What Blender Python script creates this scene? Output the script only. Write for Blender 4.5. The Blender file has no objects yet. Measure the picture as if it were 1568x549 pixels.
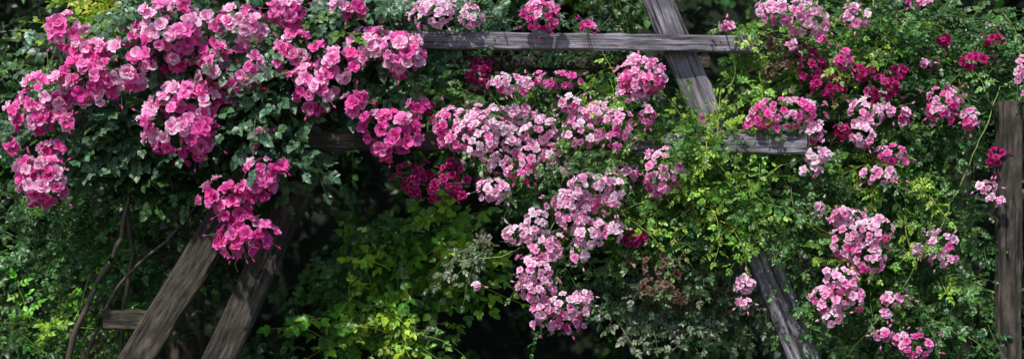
import bpy, math, numpy as np
from mathutils import Vector, Matrix
rng=np.random.default_rng(7)
scene=bpy.context.scene
S=5.2/1568.0
ZC=1.7
# elevation drawing of the trellis: u to the right, v down from the top, one unit = 3.3 mm
def E(u,v,y=0.0): return np.array([(u-784)*S, y, ZC+(274.5-v)*S])

# ---------------------------------------------------------------- materials
def newmat(name):
    m=bpy.data.materials.new(name); m.use_nodes=True
    nt=m.node_tree; nt.nodes.clear()
    return m,nt,nt.nodes,nt.links
def foliage_mat(name,trans=0.3,rough=0.42,attr='Col',tcol=(1.5,1.35,0.5),spec=0.5,var=0.35,scale=60):
    m,nt,N,L=newmat(name)
    out=N.new('ShaderNodeOutputMaterial'); a=N.new('ShaderNodeAttribute'); a.attribute_name=attr
    tc=N.new('ShaderNodeTexCoord'); no=N.new('ShaderNodeTexNoise'); no.inputs['Scale'].default_value=scale
    no.inputs['Detail'].default_value=3
    L.new(tc.outputs['Object'],no.inputs['Vector'])
    mr=N.new('ShaderNodeMapRange'); mr.inputs['From Min'].default_value=.3; mr.inputs['From Max'].default_value=.7
    mr.inputs['To Min'].default_value=1-var; mr.inputs['To Max'].default_value=1+var
    L.new(no.outputs['Fac'],mr.inputs['Value'])
    vm=N.new('ShaderNodeVectorMath'); vm.operation='SCALE'
    L.new(a.outputs['Color'],vm.inputs[0]); L.new(mr.outputs['Result'],vm.inputs['Scale'])
    p=N.new('ShaderNodeBsdfPrincipled'); p.inputs['Roughness'].default_value=rough
    p.inputs['Specular IOR Level'].default_value=spec
    L.new(vm.outputs[0],p.inputs['Base Color'])
    bu=N.new('ShaderNodeBump'); bu.inputs['Strength'].default_value=.25; bu.inputs['Distance'].default_value=.004
    L.new(no.outputs['Fac'],bu.inputs['Height']); L.new(bu.outputs[0],p.inputs['Normal'])
    t=N.new('ShaderNodeBsdfTranslucent')
    v2=N.new('ShaderNodeVectorMath'); v2.operation='MULTIPLY'; v2.inputs[1].default_value=tcol
    L.new(vm.outputs[0],v2.inputs[0]); L.new(v2.outputs[0],t.inputs['Color'])
    mx=N.new('ShaderNodeMixShader'); mx.inputs[0].default_value=trans
    L.new(p.outputs[0],mx.inputs[1]); L.new(t.outputs[0],mx.inputs[2]); L.new(mx.outputs[0],out.inputs[0])
    return m
M_leaf=foliage_mat('leaf_surface',.36,.38,tcol=(1.45,1.4,.55))
M_petal=foliage_mat('petal_surface',.42,.6,tcol=(1.05,1.0,1.0),spec=.2,var=.06,scale=90)
def solid_mat(name,c1,c2,scale,rough,bump=.5,stretch=(1,1,1),c3=None,crack=False):
    m,nt,N,L=newmat(name)
    out=N.new('ShaderNodeOutputMaterial'); tc=N.new('ShaderNodeTexCoord'); mp=N.new('ShaderNodeMapping')
    mp.inputs['Scale'].default_value=stretch
    L.new(tc.outputs['Object'],mp.inputs['Vector'])
    no=N.new('ShaderNodeTexNoise'); no.inputs['Scale'].default_value=scale; no.inputs['Detail'].default_value=8; no.inputs['Roughness'].default_value=.7
    L.new(mp.outputs[0],no.inputs['Vector'])
    cr=N.new('ShaderNodeValToRGB'); cr.color_ramp.elements[0].position=.40; cr.color_ramp.elements[1].position=.60
    cr.color_ramp.elements[0].color=(*c1,1); cr.color_ramp.elements[1].color=(*c2,1)
    L.new(no.outputs['Fac'],cr.inputs[0])
    col=cr.outputs[0]
    if c3:
        n2=N.new('ShaderNodeTexNoise'); n2.inputs['Scale'].default_value=9; n2.inputs['Detail'].default_value=6
        L.new(tc.outputs['Object'],n2.inputs['Vector'])
        r2=N.new('ShaderNodeMapRange'); r2.inputs['From Min'].default_value=.44; r2.inputs['From Max'].default_value=.64; r2.inputs['To Max'].default_value=.9
        L.new(n2.outputs['Fac'],r2.inputs['Value'])
        mix=N.new('ShaderNodeMix'); mix.data_type='RGBA'; mix.inputs[7].default_value=(*c3,1)
        L.new(r2.outputs[0],mix.inputs[0]); L.new(col,mix.inputs[6]); col=mix.outputs[2]
    if crack: # long drying checks along the grain
        m2=N.new('ShaderNodeMapping'); m2.inputs['Scale'].default_value=(1.2,34,34); L.new(tc.outputs['Object'],m2.inputs['Vector'])
        n3=N.new('ShaderNodeTexNoise'); n3.inputs['Scale'].default_value=1.6; n3.inputs['Detail'].default_value=3
        L.new(m2.outputs[0],n3.inputs['Vector'])
        r3=N.new('ShaderNodeMapRange'); r3.inputs['From Min'].default_value=.36; r3.inputs['From Max'].default_value=.44; r3.inputs['To Min'].default_value=.18; r3.inputs['To Max'].default_value=1
        L.new(n3.outputs['Fac'],r3.inputs['Value'])
        sc=N.new('ShaderNodeVectorMath'); sc.operation='SCALE'; L.new(col,sc.inputs[0]); L.new(r3.outputs[0],sc.inputs['Scale']); col=sc.outputs[0]
    p=N.new('ShaderNodeBsdfPrincipled'); p.inputs['Roughness'].default_value=rough
    L.new(col,p.inputs['Base Color'])
    bu=N.new('ShaderNodeBump'); bu.inputs['Strength'].default_value=bump; bu.inputs['Distance'].default_value=.015
    L.new(no.outputs['Fac'],bu.inputs['Height']); L.new(bu.outputs[0],p.inputs['Normal'])
    L.new(p.outputs[0],out.inputs[0]); return m
M_wood=solid_mat('weathered_wood',(.030,.025,.033),(.34,.31,.36),6,.85,1,(.5,9,9),(.11,.10,.11),True)
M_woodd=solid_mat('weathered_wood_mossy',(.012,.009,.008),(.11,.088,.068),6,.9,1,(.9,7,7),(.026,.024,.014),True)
M_bark=solid_mat('bark',(.02,.015,.01),(.09,.07,.05),14,.9,1,(1,1,.25))
M_ground=solid_mat('soil_and_grass',(.025,.02,.012),(.04,.06,.02),3,.95,1)
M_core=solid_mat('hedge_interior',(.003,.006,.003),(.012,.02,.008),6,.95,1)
M_cane=foliage_mat('cane_surface',.0,.5)

# ---------------------------------------------------------------- mesh helpers
def mesh_obj(name,V,F,mat,parent=None,col=None,smooth=True):
    me=bpy.data.meshes.new(name)
    n=len(V); m,k=F.shape
    me.vertices.add(n); me.vertices.foreach_set('co',np.ascontiguousarray(V,dtype=np.float32).ravel())
    me.loops.add(m*k); me.loops.foreach_set('vertex_index',F.astype(np.int32).ravel())
    me.polygons.add(m); me.polygons.foreach_set('loop_start',np.arange(0,m*k,k,dtype=np.int32))
    me.update(calc_edges=True)
    if smooth: me.polygons.foreach_set('use_smooth',np.ones(m,dtype=bool))
    if col is not None:
        a=me.color_attributes.new('Col','FLOAT_COLOR','POINT')
        c=np.ones((n,4),dtype=np.float32); c[:,:3]=np.clip(col,0,1); a.data.foreach_set('color',c.ravel())
    me.materials.append(mat)
    ob=bpy.data.objects.new(name,me); scene.collection.objects.link(ob)
    if parent: ob.parent=parent
    return ob
def empty(name):
    e=bpy.data.objects.new(name,None); scene.collection.objects.link(e); return e
def nrm(a): return a/np.maximum(np.linalg.norm(a,axis=-1,keepdims=True),1e-9)

class Batch:
    def __init__(s): s.V=[];s.F=[];s.C=[];s.n=0
    def add(s,V,F,C):
        s.V.append(V);s.F.append(F+s.n);s.C.append(C);s.n+=len(V)
    def stamp(s,T,F,pos,R,scale,colf):
        n=len(pos); t=len(T)
        if n==0: return
        V=np.einsum('nij,tj->nti',R,T)*scale[:,None,None]+pos[:,None,:]
        FF=(F[None]+ (np.arange(n)*t)[:,None,None]).reshape(-1,F.shape[1])
        s.add(V.reshape(-1,3),FF,colf.reshape(-1,3))
    def build(s,name,mat,parent): 
        if s.n==0: return
        return mesh_obj(name,np.concatenate(s.V),np.concatenate(s.F),mat,parent,np.concatenate(s.C))

# ---------------------------------------------------------------- leaves
LV=np.array([0,.18,.45,.75,1.0]); LH=np.array([0,.72,1,.66,0])
def leaflet(w,fold,curl,rg):
    mid=np.stack([LV,np.zeros(5),-curl*LV**2],1)
    sides=[]
    for sgn in(1,-1):
        h=w*LH[1:4]*sgn
        sides.append(np.stack([LV[1:4]-.03,h,-curl*LV[1:4]**2+fold*np.abs(h)+rg.normal(0,.02,3)],1))
    V=np.concatenate([mid]+sides)
    F=[]
    for o,fl in((5,0),(8,1)):
        f=[(0,1,o),(o,1,2),(o,2,o+1),(o+1,2,3),(o+1,3,o+2),(o+2,3,4)]
        if fl: f=[t[::-1] for t in f]
        F+=f
    return V,np.array(F)
def spray_template(pairs,w,llen,rg):
    Vs=[];Fs=[];Ls=[];n=0
    items=[]
    for i in range(pairs):
        x=.9+ i*llen*.62
        for sg in(1,-1): items.append((x,sg*math.radians(rg.uniform(48,75)),llen*rg.uniform(.75,1.0)))
    items.append((.9+(pairs-1)*llen*.62+llen*.35,rg.uniform(-.2,.2),llen*1.1))
    for x,a,l in items:
        V,F=leaflet(w,rg.uniform(.15,.5),rg.uniform(.05,.35),rg)
        V=V*l
        r=rg.normal(0,.25); c,s_=math.cos(r),math.sin(r)
        V=V@np.array([[1,0,0],[0,c,s_],[0,-s_,c]])
        c,s_=math.cos(a),math.sin(a)
        V=V@np.array([[c,s_,0],[-s_,c,0],[0,0,1]])
        V=V+np.array([x,0,-.03*x*x])
        Vs.append(V);Fs.append(F+n);n+=len(V); Ls.append(np.full(len(V),rg.uniform(.75,1.25)))
    xe=items[-1][0]
    R=np.array([[0,.05,0],[0,-.05,0],[xe,0,-.03*xe*xe]]); Vs.append(R);Fs.append(np.array([[0,1,2]])+n); Ls.append(np.full(3,1.1))
    return np.concatenate(Vs),np.concatenate(Fs),np.concatenate(Ls)
SPR={}
SPR['rose']=[spray_template(rng.choice([2,2,3]),rng.uniform(.40,.48),1.5,rng) for _ in range(6)]
SPR['fine']=[spray_template(rng.choice([2,2,3]),rng.uniform(.28,.35),1.35,rng) for _ in range(6)]
SPR['broad']=[spray_template(1,rng.uniform(.30,.42),1.9,rng) for _ in range(5)]
PAL={ # base leaf albedo
 'blue':[(.080,.160,.085),(.052,.115,.060),(.13,.215,.145)],
 'mid':[(.054,.140,.036),(.036,.098,.030),(.10,.20,.055)],
 'bright':[(.12,.26,.035),(.070,.17,.03),(.20,.33,.045)],
 'lush':[(.12,.31,.025),(.05,.15,.018),(.26,.42,.035),(.045,.12,.018)],  # sunlit brightness partly put into this leaf colour
 'deep':[(.022,.056,.016),(.016,.040,.012),(.036,.085,.020)],
 'grey':[(.09,.14,.075),(.13,.16,.10),(.055,.10,.04)],
 'yellow':[(.24,.34,.03),(.17,.29,.02),(.32,.38,.05)]}
SUNV=nrm(np.array([-.25,-.53,.81]))
def tube(B,pts,r0,r1,col,sides=4):
    pts=np.asarray(pts,float); n=len(pts)
    t=np.gradient(pts,axis=0); t=nrm(t)
    ref=np.where(np.abs(t[:,2:3])>.9,np.array([[1.,0,0]]),np.array([[0,0,1.]]))
    a=nrm(np.cross(t,ref)); b=np.cross(t,a)
    ang=np.arange(sides)*2*math.pi/sides
    r=np.linspace(r0,r1,n)[:,None,None]
    V=pts[:,None,:]+r*(np.cos(ang)[None,:,None]*a[:,None,:]+np.sin(ang)[None,:,None]*b[:,None,:])
    F=[]
    for i in range(n-1):
        for j in range(sides):
            k=(j+1)%sides
            p,q,r_,s_=i*sides+j,i*sides+k,(i+1)*sides+k,(i+1)*sides+j
            F+= [(p,q,r_),(p,r_,s_)]
    B.add(V.reshape(-1,3),np.array(F),np.tile(np.array(col),(n*sides,1)))
def shoots(B,C,centers,kind,pal,size,length,lean=(0,-.3,.2),nodes=8):
    P=[];D=[];Nn=[];SC=[];CO=[]
    pals=np.array(PAL[pal])
    for c in centers:
        d=nrm(rng.normal(0,1,3)*np.array([1,.7,.7])+np.array(lean))
        L=length*rng.uniform(.6,1.3); m=max(3,int(nodes*rng.uniform(.7,1.2)))
        base=pals[rng.integers(len(pals))]*rng.uniform(.7,1.3)
        p=c.copy(); pts=[p.copy()]
        step=L/m
        for i in range(m):
            d=nrm(d+np.array([0,0,-.10])+rng.normal(0,.10,3)); p=p+d*step; pts.append(p.copy())
            side=nrm(np.cross(d,SUNV)+rng.normal(0,.25,3))*(1 if i%2 else -1)
            dd=nrm(side*1.0+d*.6) if i<m-1 else d
            P.append(p.copy());D.append(dd)
            Nn.append(nrm(SUNV*.9+np.array([0,-.35,0])+rng.normal(0,.55,3)))
            SC.append(size*rng.uniform(.7,1.2)*(1-.35*i/m))
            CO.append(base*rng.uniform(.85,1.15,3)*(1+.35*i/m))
        if C is not None: tube(C,pts,.0028,.0012,base*np.array([1.6,1.1,1.0]),3)
    P=np.array(P);D=np.array(D);Nn=np.array(Nn);SC=np.array(SC);CO=np.array(CO)
    Y=nrm(np.cross(Nn,D)); Z=np.cross(D,Y); R=np.stack([D,Y,Z],2)
    T=SPR[kind]; idx=rng.integers(len(T),size=len(P))
    for k,(V,F,Lf) in enumerate(T):
        s=idx==k
        col=CO[s][:,None,:]*Lf[None,:,None]
        B.stamp(V,F,P[s],R[s],SC[s],col)
def ell(n,u,v,ru,rv,y,dy,power=.5):
    d=nrm(rng.normal(0,1,(n,3))); r=rng.uniform(0,1,(n,1))**power
    q=d*r; c=E(u,v,y)
    return c+q*np.array([ru*S,dy,rv*S])

# ---------------------------------------------------------------- flowers
def flower(rings,ruffle,rg):
    Vs=[];Fs=[];T=[];K=[];n=0; NS,NT=4,4
    sg=np.linspace(-1,1,NS); 
    for k,(cnt,th,Ln,Wd) in enumerate(rings):
        off=rg.uniform(0,6.28)
        for i in range(cnt):
            az=off+i*2*math.pi/cnt+rg.normal(0,.22)
            l=Ln*rg.uniform(.8,1.15); w=Wd*rg.uniform(.82,1.18); t0=math.radians(th+rg.normal(0,11))
            r=.04;h=0
            tt=np.linspace(0,1,NT)
            V=[]
            cup=rg.uniform(.15,.45)
            for j,t in enumerate(tt):
                ang=t0*(.45+.75*t)
                if j: r+=math.sin(ang)*l/(NT-1); h+=math.cos(ang)*l/(NT-1)
                wv=w*[.22,.75,1.0,.66][j]
                for s_ in sg:
                    rr=r - (abs(s_)**2)*(.10*l if j==NT-1 else 0)
                    hh=h+cup*abs(s_)**2*wv*.6+ (rg.normal(0,ruffle) if j>=2 else 0)
                    V.append((rr,s_*wv*.5,hh))
                    T.append(t);K.append(k/ max(1,len(rings)-1))
            V=np.array(V); c,s_=math.cos(az),math.sin(az)
            V=V@np.array([[c,s_,0],[-s_,c,0],[0,0,1]])
            F=[]
            for j in range(NT-1):
                for a in range(NS-1):
                    p=j*NS+a; F.append((p,p+1,p+1+NS,p+NS))
            Vs.append(V);Fs.append(np.array(F)+n); n+=len(V)
    V=np.concatenate(Vs); V=V-np.array([0,0,V[:,2].mean()])
    return V,np.concatenate(Fs),np.array(T),np.array(K)
FL={'A':[flower([(4,26,.42,.50),(5,50,.68,.76),(6,74,.98,.95)],.095,rng) for _ in range(8)],
    'B':[flower([(4,18,.42,.42),(6,42,.60,.56),(8,74,.88,.66)],.06,rng) for _ in range(8)]}
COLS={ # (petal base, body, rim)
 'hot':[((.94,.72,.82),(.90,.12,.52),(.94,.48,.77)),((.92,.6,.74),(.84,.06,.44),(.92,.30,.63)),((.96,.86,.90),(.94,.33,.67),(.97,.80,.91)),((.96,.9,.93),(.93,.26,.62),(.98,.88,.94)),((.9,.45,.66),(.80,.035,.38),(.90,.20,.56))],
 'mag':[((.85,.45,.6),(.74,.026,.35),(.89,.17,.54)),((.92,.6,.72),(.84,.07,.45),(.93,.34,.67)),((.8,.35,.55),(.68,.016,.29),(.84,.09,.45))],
 'pink':[((.92,.42,.68),(.94,.40,.70),(.96,.68,.85)),((.90,.30,.60),(.92,.27,.61),(.95,.55,.79)),((.94,.50,.73),(.95,.54,.78),(.98,.82,.92))],
 'pale':[((.94,.54,.73),(.95,.60,.81),(.98,.88,.94)),((.92,.46,.69),(.94,.46,.73),(.96,.75,.88)),((.95,.64,.79),(.96,.69,.84),(.99,.92,.96))],
 'shaded':[((.5,.05,.16),(.44,.009,.13),(.60,.03,.24)),((.55,.06,.2),(.54,.018,.20),(.68,.08,.33))],  # shade on the set-back clusters painted into the petal colour
 'brown':[((.20,.13,.07),(.26,.17,.11),(.34,.24,.17)),((.2,.1,.06),(.20,.13,.09),(.32,.20,.15))]}
def cluster(B,C,G,u,v,ru,rv,kind,cs,y=-.22,fr=None):
    fr=fr or (.039 if kind=='A' else .0275)
    k0=1.13 if kind=='A' else 1.08
    rx,rz=ru*S*k0,rv*S*k0; ry=min(rx,rz)*.85
    rx=max(rx-fr*.55,.01); rz=max(rz-fr*.55,.01); ry=max(ry-fr*.5,.01)
    a=(rx*rz+rx*ry+ry*rz)/3
    n=int(4*math.pi*a/(math.pi*fr*fr)*1.5)+4
    i=np.arange(n)+.5; ph=np.arccos(1-2*i/n); th=math.pi*(1+5**.5)*i+rng.uniform(0,6)
    d=np.stack([np.cos(th)*np.sin(ph),np.sin(th)*np.sin(ph),np.cos(ph)],1)
    d=d[d[:,1]<.40]; n=len(d)
    d=nrm(d+rng.normal(0,.20,(n,3)))
    lob=nrm(rng.normal(0,1,(4,3))); bump=1+.26*np.max(d@lob.T,axis=1)-.14+rng.normal(0,.09,n)
    out=rng.random(n)<.10; bump=np.where(out,bump*rng.uniform(1.15,1.5,n),bump)
    c=E(u,v,y)
    P=c+d*np.array([rx,ry,rz])*bump[:,None]
    nor=nrm(d+np.array([-.1,-.42,.30])+rng.normal(0,.28,(n,3)))
    X=nrm(np.cross(nor,rng.normal(0,1,(n,3)))); Y=np.cross(nor,X); R=np.stack([X,Y,nor],2)
    sc=fr*rng.uniform(.75,1.22,n)
    # lower blooms more saturated: petal variation, with underside shade painted in as well
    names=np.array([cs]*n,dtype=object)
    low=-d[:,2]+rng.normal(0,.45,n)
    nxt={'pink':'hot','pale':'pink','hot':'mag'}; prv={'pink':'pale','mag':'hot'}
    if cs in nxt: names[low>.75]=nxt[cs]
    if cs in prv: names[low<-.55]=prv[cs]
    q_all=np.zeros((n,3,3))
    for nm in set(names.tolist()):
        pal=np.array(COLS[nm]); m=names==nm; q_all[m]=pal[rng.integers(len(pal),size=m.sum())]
    T=FL[kind]; idx=rng.integers(len(T),size=n)
    for k,(V,F,t,K) in enumerate(T):
        s=idx==k
        if not s.any(): continue
        q=q_all[s]; tt=t[None,:,None]; kk=K[None,:,None]
        w1=np.clip(tt*2.0,0,1); w2=np.clip((tt-.45)*1.9,0,1)**1.2
        if kind=='B': w2=w2*(.35+.65*kk)
        else: w2=w2*(.55+.45*kk)
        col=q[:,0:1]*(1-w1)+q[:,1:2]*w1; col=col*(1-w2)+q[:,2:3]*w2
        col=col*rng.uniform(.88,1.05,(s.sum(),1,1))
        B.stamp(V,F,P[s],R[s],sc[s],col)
    core=c+np.array([0,.10,.02])
    for j in range(0,n,3):
        mid=(P[j]*.5+core*.5)+np.array([0,.01,-.015])
        tube(C,[core,mid,P[j]-nor[j]*fr*.4],.0022,.0014,(.07,.13,.03),3)
    tube(C,[c+np.array([rng.normal(0,.05),.22,rng.uniform(-.05,.12)]),core,c],.004,.003,(.08,.13,.03),4)
    for j in range(rng.integers(1,5)):
        dd=nrm(np.array([rng.normal(),-.3,rng.normal()])); p=c+dd*np.array([rx,ry,rz])*rng.uniform(1.15,1.35)+dd*fr
        tube(C,[c,(c+p)/2+[0,0,.01],p],.0016,.0012,(.09,.16,.04),3)
        tube(B2,[p-dd*.002,p+dd*.005,p+dd*.011,p+dd*.015],.006,.0015,COLS[cs][0][1],5)

# ================================================================= pergola
def beam(name,p0,p1,w,h,mat,parent,side=None,seed=0):
    rg=np.random.default_rng(seed); p0=np.array(p0,float);p1=np.array(p1,float); L=np.linalg.norm(p1-p0)
    n=max(6,int(L/.08)); b=.009
    ring=np.array([(-w/2+b,-h/2),(w/2-b,-h/2),(w/2,-h/2+b),(w/2,h/2-b),(w/2-b,h/2),(-w/2+b,h/2),(-w/2,h/2-b),(-w/2,-h/2+b)])
    V=[]; wob=np.cumsum(rg.normal(0,.0014,(n+1,2)),0)
    for i in range(n+1):
        rr=ring+rg.normal(0,.0022,(8,2))+wob[i]
        for a in rr: V.append((i/n*L,a[0],a[1]))
    F=[]
    for i in range(n):
        for j in range(8):
            k=(j+1)%8; F.append((i*8+j,i*8+k,(i+1)*8+k,(i+1)*8+j))
    me=bpy.data.meshes.new(name); me.from_pydata(V,[],[tuple(f) for f in F]+[tuple(range(7,-1,-1)),tuple(n*8+j for j in range(8))]); me.materials.append(mat)
    ob=bpy.data.objects.new(name,me); scene.collection.objects.link(ob)
    X=nrm(p1-p0); Yv=np.array([0,1,0]) if side is None else np.array(side,float); Yv=nrm(Yv-X*np.dot(X,Yv)); Z=np.cross(X,Yv)
    M=Matrix(((X[0],Yv[0],Z[0],p0[0]),(X[1],Yv[1],Z[1],p0[1]),(X[2],Yv[2],Z[2],p0[2]),(0,0,0,1)))
    ob.matrix_world=M; ob.parent=parent; return ob
perg=empty('wooden_pergola')
beam('top_rail',E(470,58,-.10),E(1167,65,-.10),.06,.088,M_wood,perg,seed=1)
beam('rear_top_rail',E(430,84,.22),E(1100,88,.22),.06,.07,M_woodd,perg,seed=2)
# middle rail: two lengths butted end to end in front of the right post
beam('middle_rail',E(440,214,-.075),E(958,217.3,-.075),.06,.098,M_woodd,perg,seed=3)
beam('middle_rail_right_length',E(960,217.4,-.085),E(1234,219.5,-.235),.06,.102,M_wood,perg,seed=13)
def line_to_ground(u0,v0,u1,v1,y):
    a=E(u0,v0,y);b=E(u1,v1,y); t=(a[2]+.05)/(a[2]-b[2]); return a+(b-a)*t
beam('right_leaning_post',E(996,-45,.0),line_to_ground(996,-45,1226,520,.0),.075,.155,M_wood,perg,seed=4)
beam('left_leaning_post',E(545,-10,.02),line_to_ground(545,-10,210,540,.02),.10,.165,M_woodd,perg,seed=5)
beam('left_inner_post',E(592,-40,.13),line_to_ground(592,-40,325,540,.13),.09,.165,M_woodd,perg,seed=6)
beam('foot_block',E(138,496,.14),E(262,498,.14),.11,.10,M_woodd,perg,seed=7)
beam('cross_tie',E(1060,86,.05),E(1100,120,.9),.07,.075,M_wood,perg,side=(1,0,0),seed=8)
beam('right_edge_post',np.array([2.555,-.10,-.05]),np.array([2.555,-.10,2.10]),.10,.12,M_woodd,perg,side=(0,1,0),seed=9)
for i,x in enumerate((-2.2,-1.1,-.1,.9,1.9)):  # unseen roof timbers, added with the leaf canopy for dappled shade
    beam('roof_joist_%d'%i,(x,.0,2.96),(x+.05,2.9,2.98),.06,.10,M_woodd,perg,side=(1,0,0),seed=20+i)
for i,y in enumerate((.3,1.4,2.6)):
    beam('roof_purlin_%d'%i,(-3.2,y,3.05),(3.2,y,3.05),.07,.08,M_woodd,perg,seed=30+i)
for i,x in enumerate((-3.0,3.0)):
    beam('rear_post_%d'%i,(x,2.6,-.05),(x,2.6,3.0),.11,.11,M_woodd,perg,side=(0,1,0),seed=40+i)

# ================================================================= left climbing rose
roseL=empty('climbing_rose'); bl=Batch(); lf=Batch(); cn=Batch(); B2=Batch()
A=[(98,45,26,28,'hot'),(128,76,20,16,'hot'),(262,55,50,46,'hot'),(372,40,36,28,'hot'),(185,105,40,40,'hot'),(130,118,36,36,'hot'),(75,145,38,32,'hot'),(52,176,33,24,'hot'),
(95,185,18,14,'mag'),(355,108,48,30,'hot'),(325,80,28,22,'hot'),(290,155,46,30,'hot'),(268,195,44,38,'hot'),(310,205,30,32,'mag'),(300,237,20,15,'mag'),(440,20,28,20,'mag'),(450,80,25,34,'hot'),(483,135,32,34,'hot'),(535,12,26,16,'hot'),
(518,100,30,24,'hot'),(570,68,34,26,'hot'),(617,82,34,30,'hot'),(545,158,19,18,'mag'),(598,202,38,34,'mag'),(398,210,14,15,'mag'),(405,262,26,22,'mag'),(396,285,26,20,'mag'),(68,278,36,34,'hot'),(60,256,26,18,'hot'),
(76,228,18,12,'hot'),(342,300,34,22,'mag'),(355,322,28,18,'mag'),(378,356,42,24,'mag'),(366,376,28,15,'mag'),(435,255,8,8,'mag'),(20,225,7,8,'mag'),(150,80,22,18,'hot'),(230,15,16,12,'hot'),(640,160,16,12,'mag'),(345,150,12,10,'mag'),(160,150,20,14,'hot'),(275,5,16,10,'hot')]
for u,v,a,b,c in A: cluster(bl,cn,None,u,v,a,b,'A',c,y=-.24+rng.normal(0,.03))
for (u,v,a,b,y,dy,n,pal,size) in [(300,120,240,120,.02,.12,130,'blue',.034),(150,190,110,95,.02,.12,65,'blue',.033),(405,170,90,110,-.02,.12,52,'blue',.034),(565,95,95,85,0,.12,48,'blue',.034),
  (420,225,40,55,-.08,.06,13,'blue',.032),(250,265,150,60,.15,.12,50,'deep',.032),(540,10,110,40,.0,.12,28,'blue',.032),(60,215,70,30,.0,.08,14,'blue',.031),(60,100,50,60,.05,.1,12,'blue',.03),(200,20,90,40,-.02,.1,20,'blue',.033),(330,60,90,60,-.08,.08,20,'blue',.034),(420,110,40,60,-.16,.05,12,'blue',.034),(480,50,60,40,-.08,.06,12,'bright',.03)]:
    shoots(lf,cn,ell(n,u,v,a,b,y,dy),'rose',pal,size,.22,nodes=6)
def cane(B,pts,r0,r1,col,y=.1,sides=6):
    P=np.array([E(u,v,yy) for u,v,yy in pts]); t=np.linspace(0,1,len(P)); tt=np.linspace(0,1,len(P)*5)
    Q=np.stack([np.interp(tt,t,P[:,k]) for k in range(3)],1)
    for _ in range(3): Q[1:-1]=(Q[:-2]+2*Q[1:-1]+Q[2:])/4
    Q[1:-1]+=rng.normal(0,.004,Q[1:-1].shape)
    tube(B,Q,r0,r1,col,sides)
br=(.06,.045,.03); gr=(.16,.24,.05)
cane(cn,[(70,800,.1),(85,540,.05),(130,440,.05),(170,360,.08),(185,240,.1),(240,120,0)],.020,.009,br)
cane(cn,[(150,800,.2),(155,520,.25),(178,400,.2),(172,300,.12),(120,180,0)],.016,.008,br)
cane(cn,[(95,800,.2),(100,560,.15),(165,430,.1),(260,350,.15),(330,250,.15),(380,140,0)],.012,.006,br)
cane(cn,[(180,800,.25),(190,500,.25),(260,420,.2),(300,330,.2),(350,200,.15),(460,100,0)],.012,.006,br)
cane(cn,[(350,420,.1),(352,340,-.1),(372,270,-.15),(395,215,-.15),(410,160,-.1)],.004,.004,gr)
cane(cn,[(430,300,-.05),(420,240,-.12),(430,190,-.1),(420,130,0)],.004,.003,gr)
cane(cn,[(50,320,.0),(60,240,-.1),(50,190,-.1)],.004,.003,gr)
bl.build('blossoms',M_petal,roseL); B2.build('buds',M_petal,roseL); lf.build('leaves',M_leaf,roseL); cn.build('canes',M_cane,roseL)

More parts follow.
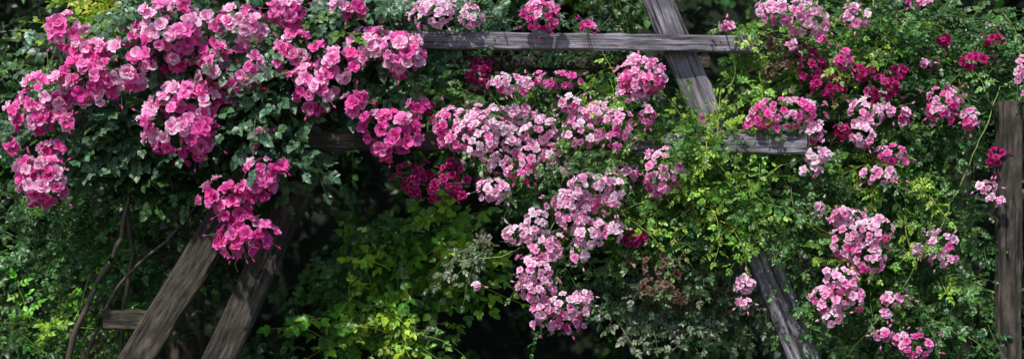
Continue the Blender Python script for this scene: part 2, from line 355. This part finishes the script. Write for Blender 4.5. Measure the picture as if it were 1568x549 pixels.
# ================================================================= right climbing rose
roseR=empty('climbing_rose'); bl=Batch(); lf=Batch(); cn=Batch(); B2=Batch()
Bc=[(690,190,32,26,'hot'),(700,215,26,18,'hot'),(735,205,30,34,'pale'),(765,185,24,24,'pale'),(772,130,26,14,'pink'),(805,132,12,14,'pink'),(850,124,36,14,'hot'),
(665,22,32,24,'pale'),(722,24,20,18,'pale'),(645,12,18,12,'pink'),(828,24,28,22,'mag'),(830,5,22,10,'hot'),(897,40,12,10,'mag'),(795,170,22,14,'pink'),(822,200,28,24,'pink'),(812,235,24,22,'pink'),(800,262,26,15,'hot'),
(762,248,20,16,'pale'),(755,290,26,18,'pale'),(872,160,18,14,'pink'),(892,202,28,28,'pink'),(912,172,26,16,'pink'),(945,192,22,26,'pink'),(985,122,36,30,'hot'),(975,110,28,22,'pink'),(975,140,28,16,'pink'),(990,175,13,18,'hot'),
(865,260,12,12,'pale'),(1018,262,30,32,'pink'),(1010,280,22,18,'hot'),(955,266,24,15,'pink'),(905,285,34,22,'pink'),(875,308,34,20,'pink'),(935,292,18,26,'pale'),(880,335,26,16,'pink'),(905,352,28,24,'pale'),(888,382,15,20,'pale'),(940,352,16,18,'pale'),
(820,336,18,18,'pale'),(795,358,24,16,'pale'),(832,380,28,26,'pink'),(820,412,26,20,'pink'),(822,440,28,22,'pink'),(868,468,32,18,'pink'),(858,492,34,18,'hot'),(832,470,18,16,'pink'),(892,452,16,12,'pink'),
(1195,174,48,24,'hot'),(1165,186,28,14,'hot'),(1245,200,16,20,'pink'),(1235,165,14,14,'pink'),(1205,18,44,20,'pink'),(1235,35,34,20,'pink'),(1175,12,20,12,'pink'),(1310,30,24,16,'pink'),(1305,12,8,6,'pink'),(1410,4,26,9,'hot'),
(1325,172,26,22,'pink'),(1362,170,28,12,'pink'),(1318,205,18,20,'pink'),(1252,238,22,14,'pale'),(1242,260,18,10,'pale'),(1365,238,24,16,'hot'),(1345,268,28,14,'pink'),(1445,152,28,20,'hot'),(1435,172,18,14,'hot'),(1485,183,14,16,'pink'),
(1562,110,14,26,'pink'),(1300,335,30,16,'pink'),(1330,352,30,22,'pink'),(1295,370,26,24,'pink'),(1328,392,26,24,'pink'),(1285,428,26,20,'pink'),(1268,455,30,26,'pink'),(1300,452,22,16,'pink'),(1272,482,18,12,'pale'),(1255,318,8,12,'pale'),(1440,372,22,16,'pink'),(1445,398,22,12,'pink'),(1405,380,12,10,'pink'),
(1140,436,17,16,'pink'),(1138,462,12,10,'pink'),(1360,456,18,12,'pink'),(1388,462,12,10,'pink'),(1400,528,28,18,'hot'),(1350,512,14,12,'pink'),(1375,515,14,12,'pink'),(1512,286,18,10,'pink'),(1525,305,14,10,'pink'),(1110,40,12,8,'pink'),(1355,478,8,8,'pink'),(725,178,20,14,'pale'),(785,212,18,26,'pale'),(1290,325,16,10,'pink'),(845,240,14,20,'pink'),
(1290,92,15,18,'hot'),(1385,185,10,10,'hot'),(1255,60,10,8,'hot'),(1420,95,10,8,'pink'),(900,310,20,16,'pink'),(1210,70,10,10,'pink'),(1075,188,6,6,'hot'),(730,438,8,6,'pink')]
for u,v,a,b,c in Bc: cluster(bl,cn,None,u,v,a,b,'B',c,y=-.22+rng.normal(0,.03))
for u,v,a,b,c,y in [(735,105,20,22,'shaded',-.03),(655,285,48,22,'shaded',-.10),(630,265,24,16,'shaded',-.10),(690,268,16,30,'shaded',-.10),(740,285,18,12,'shaded',-.05),(975,366,24,14,'shaded',-.12),(1242,100,22,22,'shaded',-.16),(1270,130,28,18,'shaded',-.16),(1355,135,22,22,'shaded',-.17),(1350,158,14,10,'shaded',-.16),(1205,95,16,14,'brown',-.14),(1528,240,14,16,'shaded',-.16),(1495,90,20,14,'shaded',-.14),(1530,60,14,10,'shaded',-.14),(1195,65,18,12,'brown',-.14),(1320,110,16,14,'shaded',-.16),(650,160,14,14,'shaded',-.05),(1430,95,14,10,'brown',-.1),(1225,70,12,10,'shaded',-.14),(1180,110,12,14,'brown',-.12),(1380,110,14,12,'shaded',-.12),(1290,200,14,14,'shaded',-.16),(1450,60,12,10,'shaded',-.12),
   (1020,410,34,18,'brown',-.1),(1010,440,26,18,'brown',-.1),(1045,455,14,12,'brown',-.1),(970,400,16,12,'brown',-.05),(1425,390,18,12,'brown',-.1)]:
    cluster(bl,cn,None,u,v,a,b,'B',c,y=y)
for (u,v,a,b,y,dy,n,pal,size) in [(1070,240,130,75,-.07,.12,80,'bright',.022),(1075,218,55,35,-.21,.05,24,'bright',.022),(1090,255,140,75,-.0,.12,40,'mid',.023),(1130,320,85,50,-.14,.06,40,'bright',.022),(1140,340,85,50,-.10,.06,22,'mid',.022),(1165,110,60,100,.02,.10,50,'bright',.022),(1000,330,140,50,.02,.12,50,'bright',.022),(950,160,100,60,.02,.1,30,'bright',.021),
  (900,225,110,22,-.15,.05,24,'mid',.022),(1240,300,110,80,.02,.12,70,'mid',.024),(1380,80,170,110,.08,.15,160,'mid',.024),(1390,220,140,90,.05,.15,115,'mid',.024),(1410,350,130,90,.05,.15,110,'mid',.024),(1420,480,190,80,.05,.15,140,'mid',.024),(1540,60,60,70,.05,.1,30,'mid',.024),(1240,490,60,70,.08,.08,34,'mid',.024),
  (1300,60,120,70,-.02,.1,40,'bright',.022),(1370,280,110,60,-.08,.08,28,'bright',.022),(1350,420,120,90,-.06,.08,26,'bright',.023),(1470,140,60,120,-.03,.1,30,'mid',.023),
  (1060,450,170,90,.12,.12,115,'grey',.026),(1020,370,130,60,.05,.12,45,'mid',.023),(780,200,120,60,.05,.1,32,'mid',.023),(760,170,130,50,.1,.1,22,'bright',.021),(840,290,90,50,.03,.08,18,'mid',.021),(860,420,60,90,.0,.08,16,'mid',.021),(740,385,60,25,-.02,.06,8,'grey',.022),(880,80,200,50,.3,.1,40,'deep',.024),(740,20,130,40,.05,.1,40,'blue',.025),(960,25,60,40,.2,.1,12,'deep',.024)]:
    shoots(lf,cn,ell(n,u,v,a,b,y,dy),'fine',pal,size,.25,nodes=8)
for pts in [[(1090,190,-.1),(1110,160,-.12),(1130,110,-.12),(1125,60,-.1)],[(1000,250,-.15),(1060,215,-.2),(1130,195,-.15),(1190,210,-.1)],[(960,320,-.1),(1040,290,-.18),(1120,300,-.2),(1210,320,-.15),(1262,360,-.15)],
  [(1440,350,-.2),(1465,290,-.22),(1500,220,-.2),(1540,130,-.1)],[(1290,560,-.1),(1340,500,-.15),(1400,420,-.2),(1440,300,-.15)],[(1130,330,-.1),(1180,260,-.2),(1240,240,-.18)],[(830,520,-.1),(815,420,-.12),(850,330,-.1),(930,270,-.1),(1010,240,-.05)],
  [(1050,290,-.15),(1100,340,-.2),(1150,400,-.2)],[(1290,440,-.1),(1310,340,-.1),(1270,260,-.1),(1230,180,0)],[(900,250,-.1),(960,215,-.14),(1040,200,-.1)],[(700,400,-.1),(760,395,-.12),(800,380,-.1)]]:
    cane(cn,pts,.0042,.0026,gr,sides=5)
for pts in [[(1260,800,.15),(1250,560,.1),(1230,400,.1),(1190,260,.1),(1150,120,.05)],[(1300,800,.15),(1320,540,.15),(1360,350,.1),(1330,180,.1),(1280,20,0)],[(1380,800,.15),(1420,500,.2),(1440,300,.15),(1500,100,.1)],[(1190,800,.2),(1170,560,.2),(1080,420,.1),(1010,300,.1),(900,220,.05),(760,170,.05)]]:
    cane(cn,pts,.013,.006,br)
bl.build('blossoms',M_petal,roseR); B2.build('buds',M_petal,roseR); lf.build('leaves',M_leaf,roseR); cn.build('canes',M_cane,roseR)

# ================================================================= unseen leaf cover added above the pergola to shade the background
rc=empty('added_shade_canopy'); lf=Batch(); cn=Batch()
n=580; P=np.stack([rng.uniform(-4.5,4.5,n),rng.uniform(.30,3.2,n),rng.uniform(3.0,3.35,n)],1)
gap=(np.abs(P[:,0]+1.0)<1.0)&(P[:,1]<.85)  # opening shaped to let sun through to the lower-centre leaves
P=P[~gap]
shoots(lf,cn,P,'rose','mid',.042,.4,lean=(0,0,.2),nodes=7)
lf.build('leaves',M_leaf,rc); cn.build('canes',M_cane,rc)

# ================================================================= shrubs behind
def box_pts(n,u0,u1,v0,v1,y0,y1,holes=()):
    out=[]
    while len(out)<n:
        u=rng.uniform(u0,u1);v=rng.uniform(v0,v1)
        if any(((u-a)/c)**2+((v-b)/d)**2<1 for a,b,c,d in holes): continue
        out.append(E(u,v,rng.uniform(y0,y1)))
    return np.array(out)
HOLES=[(520,300,80,100),(430,450,90,180),(770,520,170,100),(710,310,110,80),(900,90,150,50),(470,330,90,100),(1570,280,60,140),(20,330,80,80),(230,350,130,80),(1100,470,120,60),(20,30,60,50)]
sh=empty('shrub'); lf=Batch(); cn=Batch()
shoots(lf,cn,ell(32,565,425,75,70,.62,.22),'broad','lush',.033,.26,nodes=6)
shoots(lf,cn,ell(46,650,390,85,60,.50,.18),'broad','lush',.031,.26,nodes=6)
shoots(lf,cn,ell(42,540,505,120,45,.50,.2),'broad','lush',.032,.28,nodes=6)
shoots(lf,cn,ell(12,720,430,40,40,.5,.15),'broad','lush',.030,.26,nodes=6)
shoots(lf,cn,ell(24,590,525,90,35,.40,.1),'fine','bright',.03,.28,nodes=7)
shoots(lf,cn,ell(18,505,440,50,80,.60,.1),'broad','mid',.03,.26,nodes=6)
lf.build('leaves',M_leaf,sh); cn.build('canes',M_cane,sh)
sh=empty('shrub'); lf=Batch(); cn=Batch()
shoots(lf,cn,ell(170,50,400,180,170,.6,.25),'fine','mid',.028,.28,nodes=8)
shoots(lf,cn,ell(22,60,515,100,50,.4,.2),'fine','lush',.028,.28,nodes=8)
shoots(lf,cn,ell(60,250,330,150,100,.7,.2),'fine','deep',.028,.28,nodes=8)
shoots(lf,cn,ell(90,10,170,110,130,.8,.25),'fine','mid',.027,.28,nodes=8)
shoots(lf,cn,ell(36,110,25,50,38,.34,.15),'broad','yellow',.026,.26,nodes=7)
lf.build('leaves',M_leaf,sh); cn.build('canes',M_cane,sh)
sh=empty('shrub'); lf=Batch(); cn=Batch()
shoots(lf,cn,box_pts(520,-500,2100,-60,800,1.2,1.9,HOLES),'broad','deep',.036,.32,nodes=7)
shoots(lf,cn,box_pts(100,500,1150,80,330,.9,1.4,HOLES),'fine','mid',.03,.34,nodes=7)
lf.build('leaves',M_leaf,sh); cn.build('canes',M_cane,sh)

# hedge closing the garden
hd=empty('hedge')
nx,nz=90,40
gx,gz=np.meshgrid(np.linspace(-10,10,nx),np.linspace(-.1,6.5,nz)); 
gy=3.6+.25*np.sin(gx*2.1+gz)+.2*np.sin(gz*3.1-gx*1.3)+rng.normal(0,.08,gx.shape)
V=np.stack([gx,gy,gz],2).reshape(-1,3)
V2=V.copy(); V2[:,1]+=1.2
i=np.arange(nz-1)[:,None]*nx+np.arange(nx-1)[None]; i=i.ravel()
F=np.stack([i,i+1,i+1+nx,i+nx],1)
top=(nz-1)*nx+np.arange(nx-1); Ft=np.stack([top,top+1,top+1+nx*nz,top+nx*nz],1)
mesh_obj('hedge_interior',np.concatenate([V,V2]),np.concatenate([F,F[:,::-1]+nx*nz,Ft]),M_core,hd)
lf=Batch()
n=800; P=np.stack([rng.uniform(-7,7,n),rng.uniform(2.9,3.6,n),rng.uniform(.0,4.5,n)],1)
shoots(lf,None,P,'broad','deep',.045,.4,nodes=6)
lf.build('leaves',M_leaf,hd)

# tree behind at upper left
tr=empty('tree'); tb=Batch()
cane(tb,[(150,900,2.2),(150,300,2.2),(165,80,2.2),(215,-20,2.2),(260,-200,2.2)],.13,.09,(.04,.03,.025),sides=10)
cane(tb,[(10,900,2.0),(5,300,2.0),(-10,80,2.0),(0,-300,2.0)],.17,.12,(.04,.03,.025),sides=10)
cane(tb,[(165,90,2.2),(90,0,2.1),(60,-120,2.0)],.05,.03,(.04,.03,.025),sides=8)
tb.build('trunk_and_limbs',M_bark,tr)
lf=Batch(); shoots(lf,None,np.stack([rng.uniform(-5,-1,160),rng.uniform(1.5,3.3,160),rng.uniform(3.4,4.6,160)],1),'broad','mid',.05,.45,nodes=7); lf.build('crown',M_leaf,tr)

# ground
g=200; n=60
gx,gy=np.meshgrid(np.sinh(np.linspace(-5,5,n))*g/74,np.sinh(np.linspace(-5,5,n))*g/74)
gz=rng.normal(0,.02,gx.shape)
V=np.stack([gx,gy,gz],2).reshape(-1,3); i=(np.arange(n-1)[:,None]*n+np.arange(n-1)[None]).ravel()
mesh_obj('ground',V,np.stack([i,i+1,i+1+n,i+n],1),M_ground)

# ================================================================= light, camera
w=bpy.data.worlds.new('World'); scene.world=w; w.use_nodes=True; N=w.node_tree.nodes; L=w.node_tree.links
bg=N['Background']; sk=N.new('ShaderNodeTexSky'); sk.sky_type='NISHITA'; sk.sun_disc=False
el=math.radians(54); az=math.radians(206)
sk.sun_elevation=el; sk.sun_rotation=az
L.new(sk.outputs[0],bg.inputs[0]); bg.inputs[1].default_value=.15
sd=bpy.data.lights.new('sun','SUN'); sd.energy=4.9; sd.angle=math.radians(1.0); sd.color=(1,.965,.91)
so=bpy.data.objects.new('sun',sd); scene.collection.objects.link(so)
tosun=Vector((math.sin(az)*math.cos(el),math.cos(az)*math.cos(el),math.sin(el)))
so.rotation_euler=tosun.to_track_quat('Z','Y').to_euler(); so.location=tosun*20
cd=bpy.data.cameras.new('camera'); co=bpy.data.objects.new('camera',cd); scene.collection.objects.link(co)
co.location=(0,-9.2,ZC); co.rotation_euler=(math.radians(90),0,0); cd.sensor_width=36; cd.lens=36*9/5.2; cd.clip_end=1000
cd.dof.use_dof=True; cd.dof.focus_distance=9.0; cd.dof.aperture_fstop=1.2
scene.camera=co
scene.view_settings.view_transform='Standard'
try: scene.view_settings.look='None'
except: pass
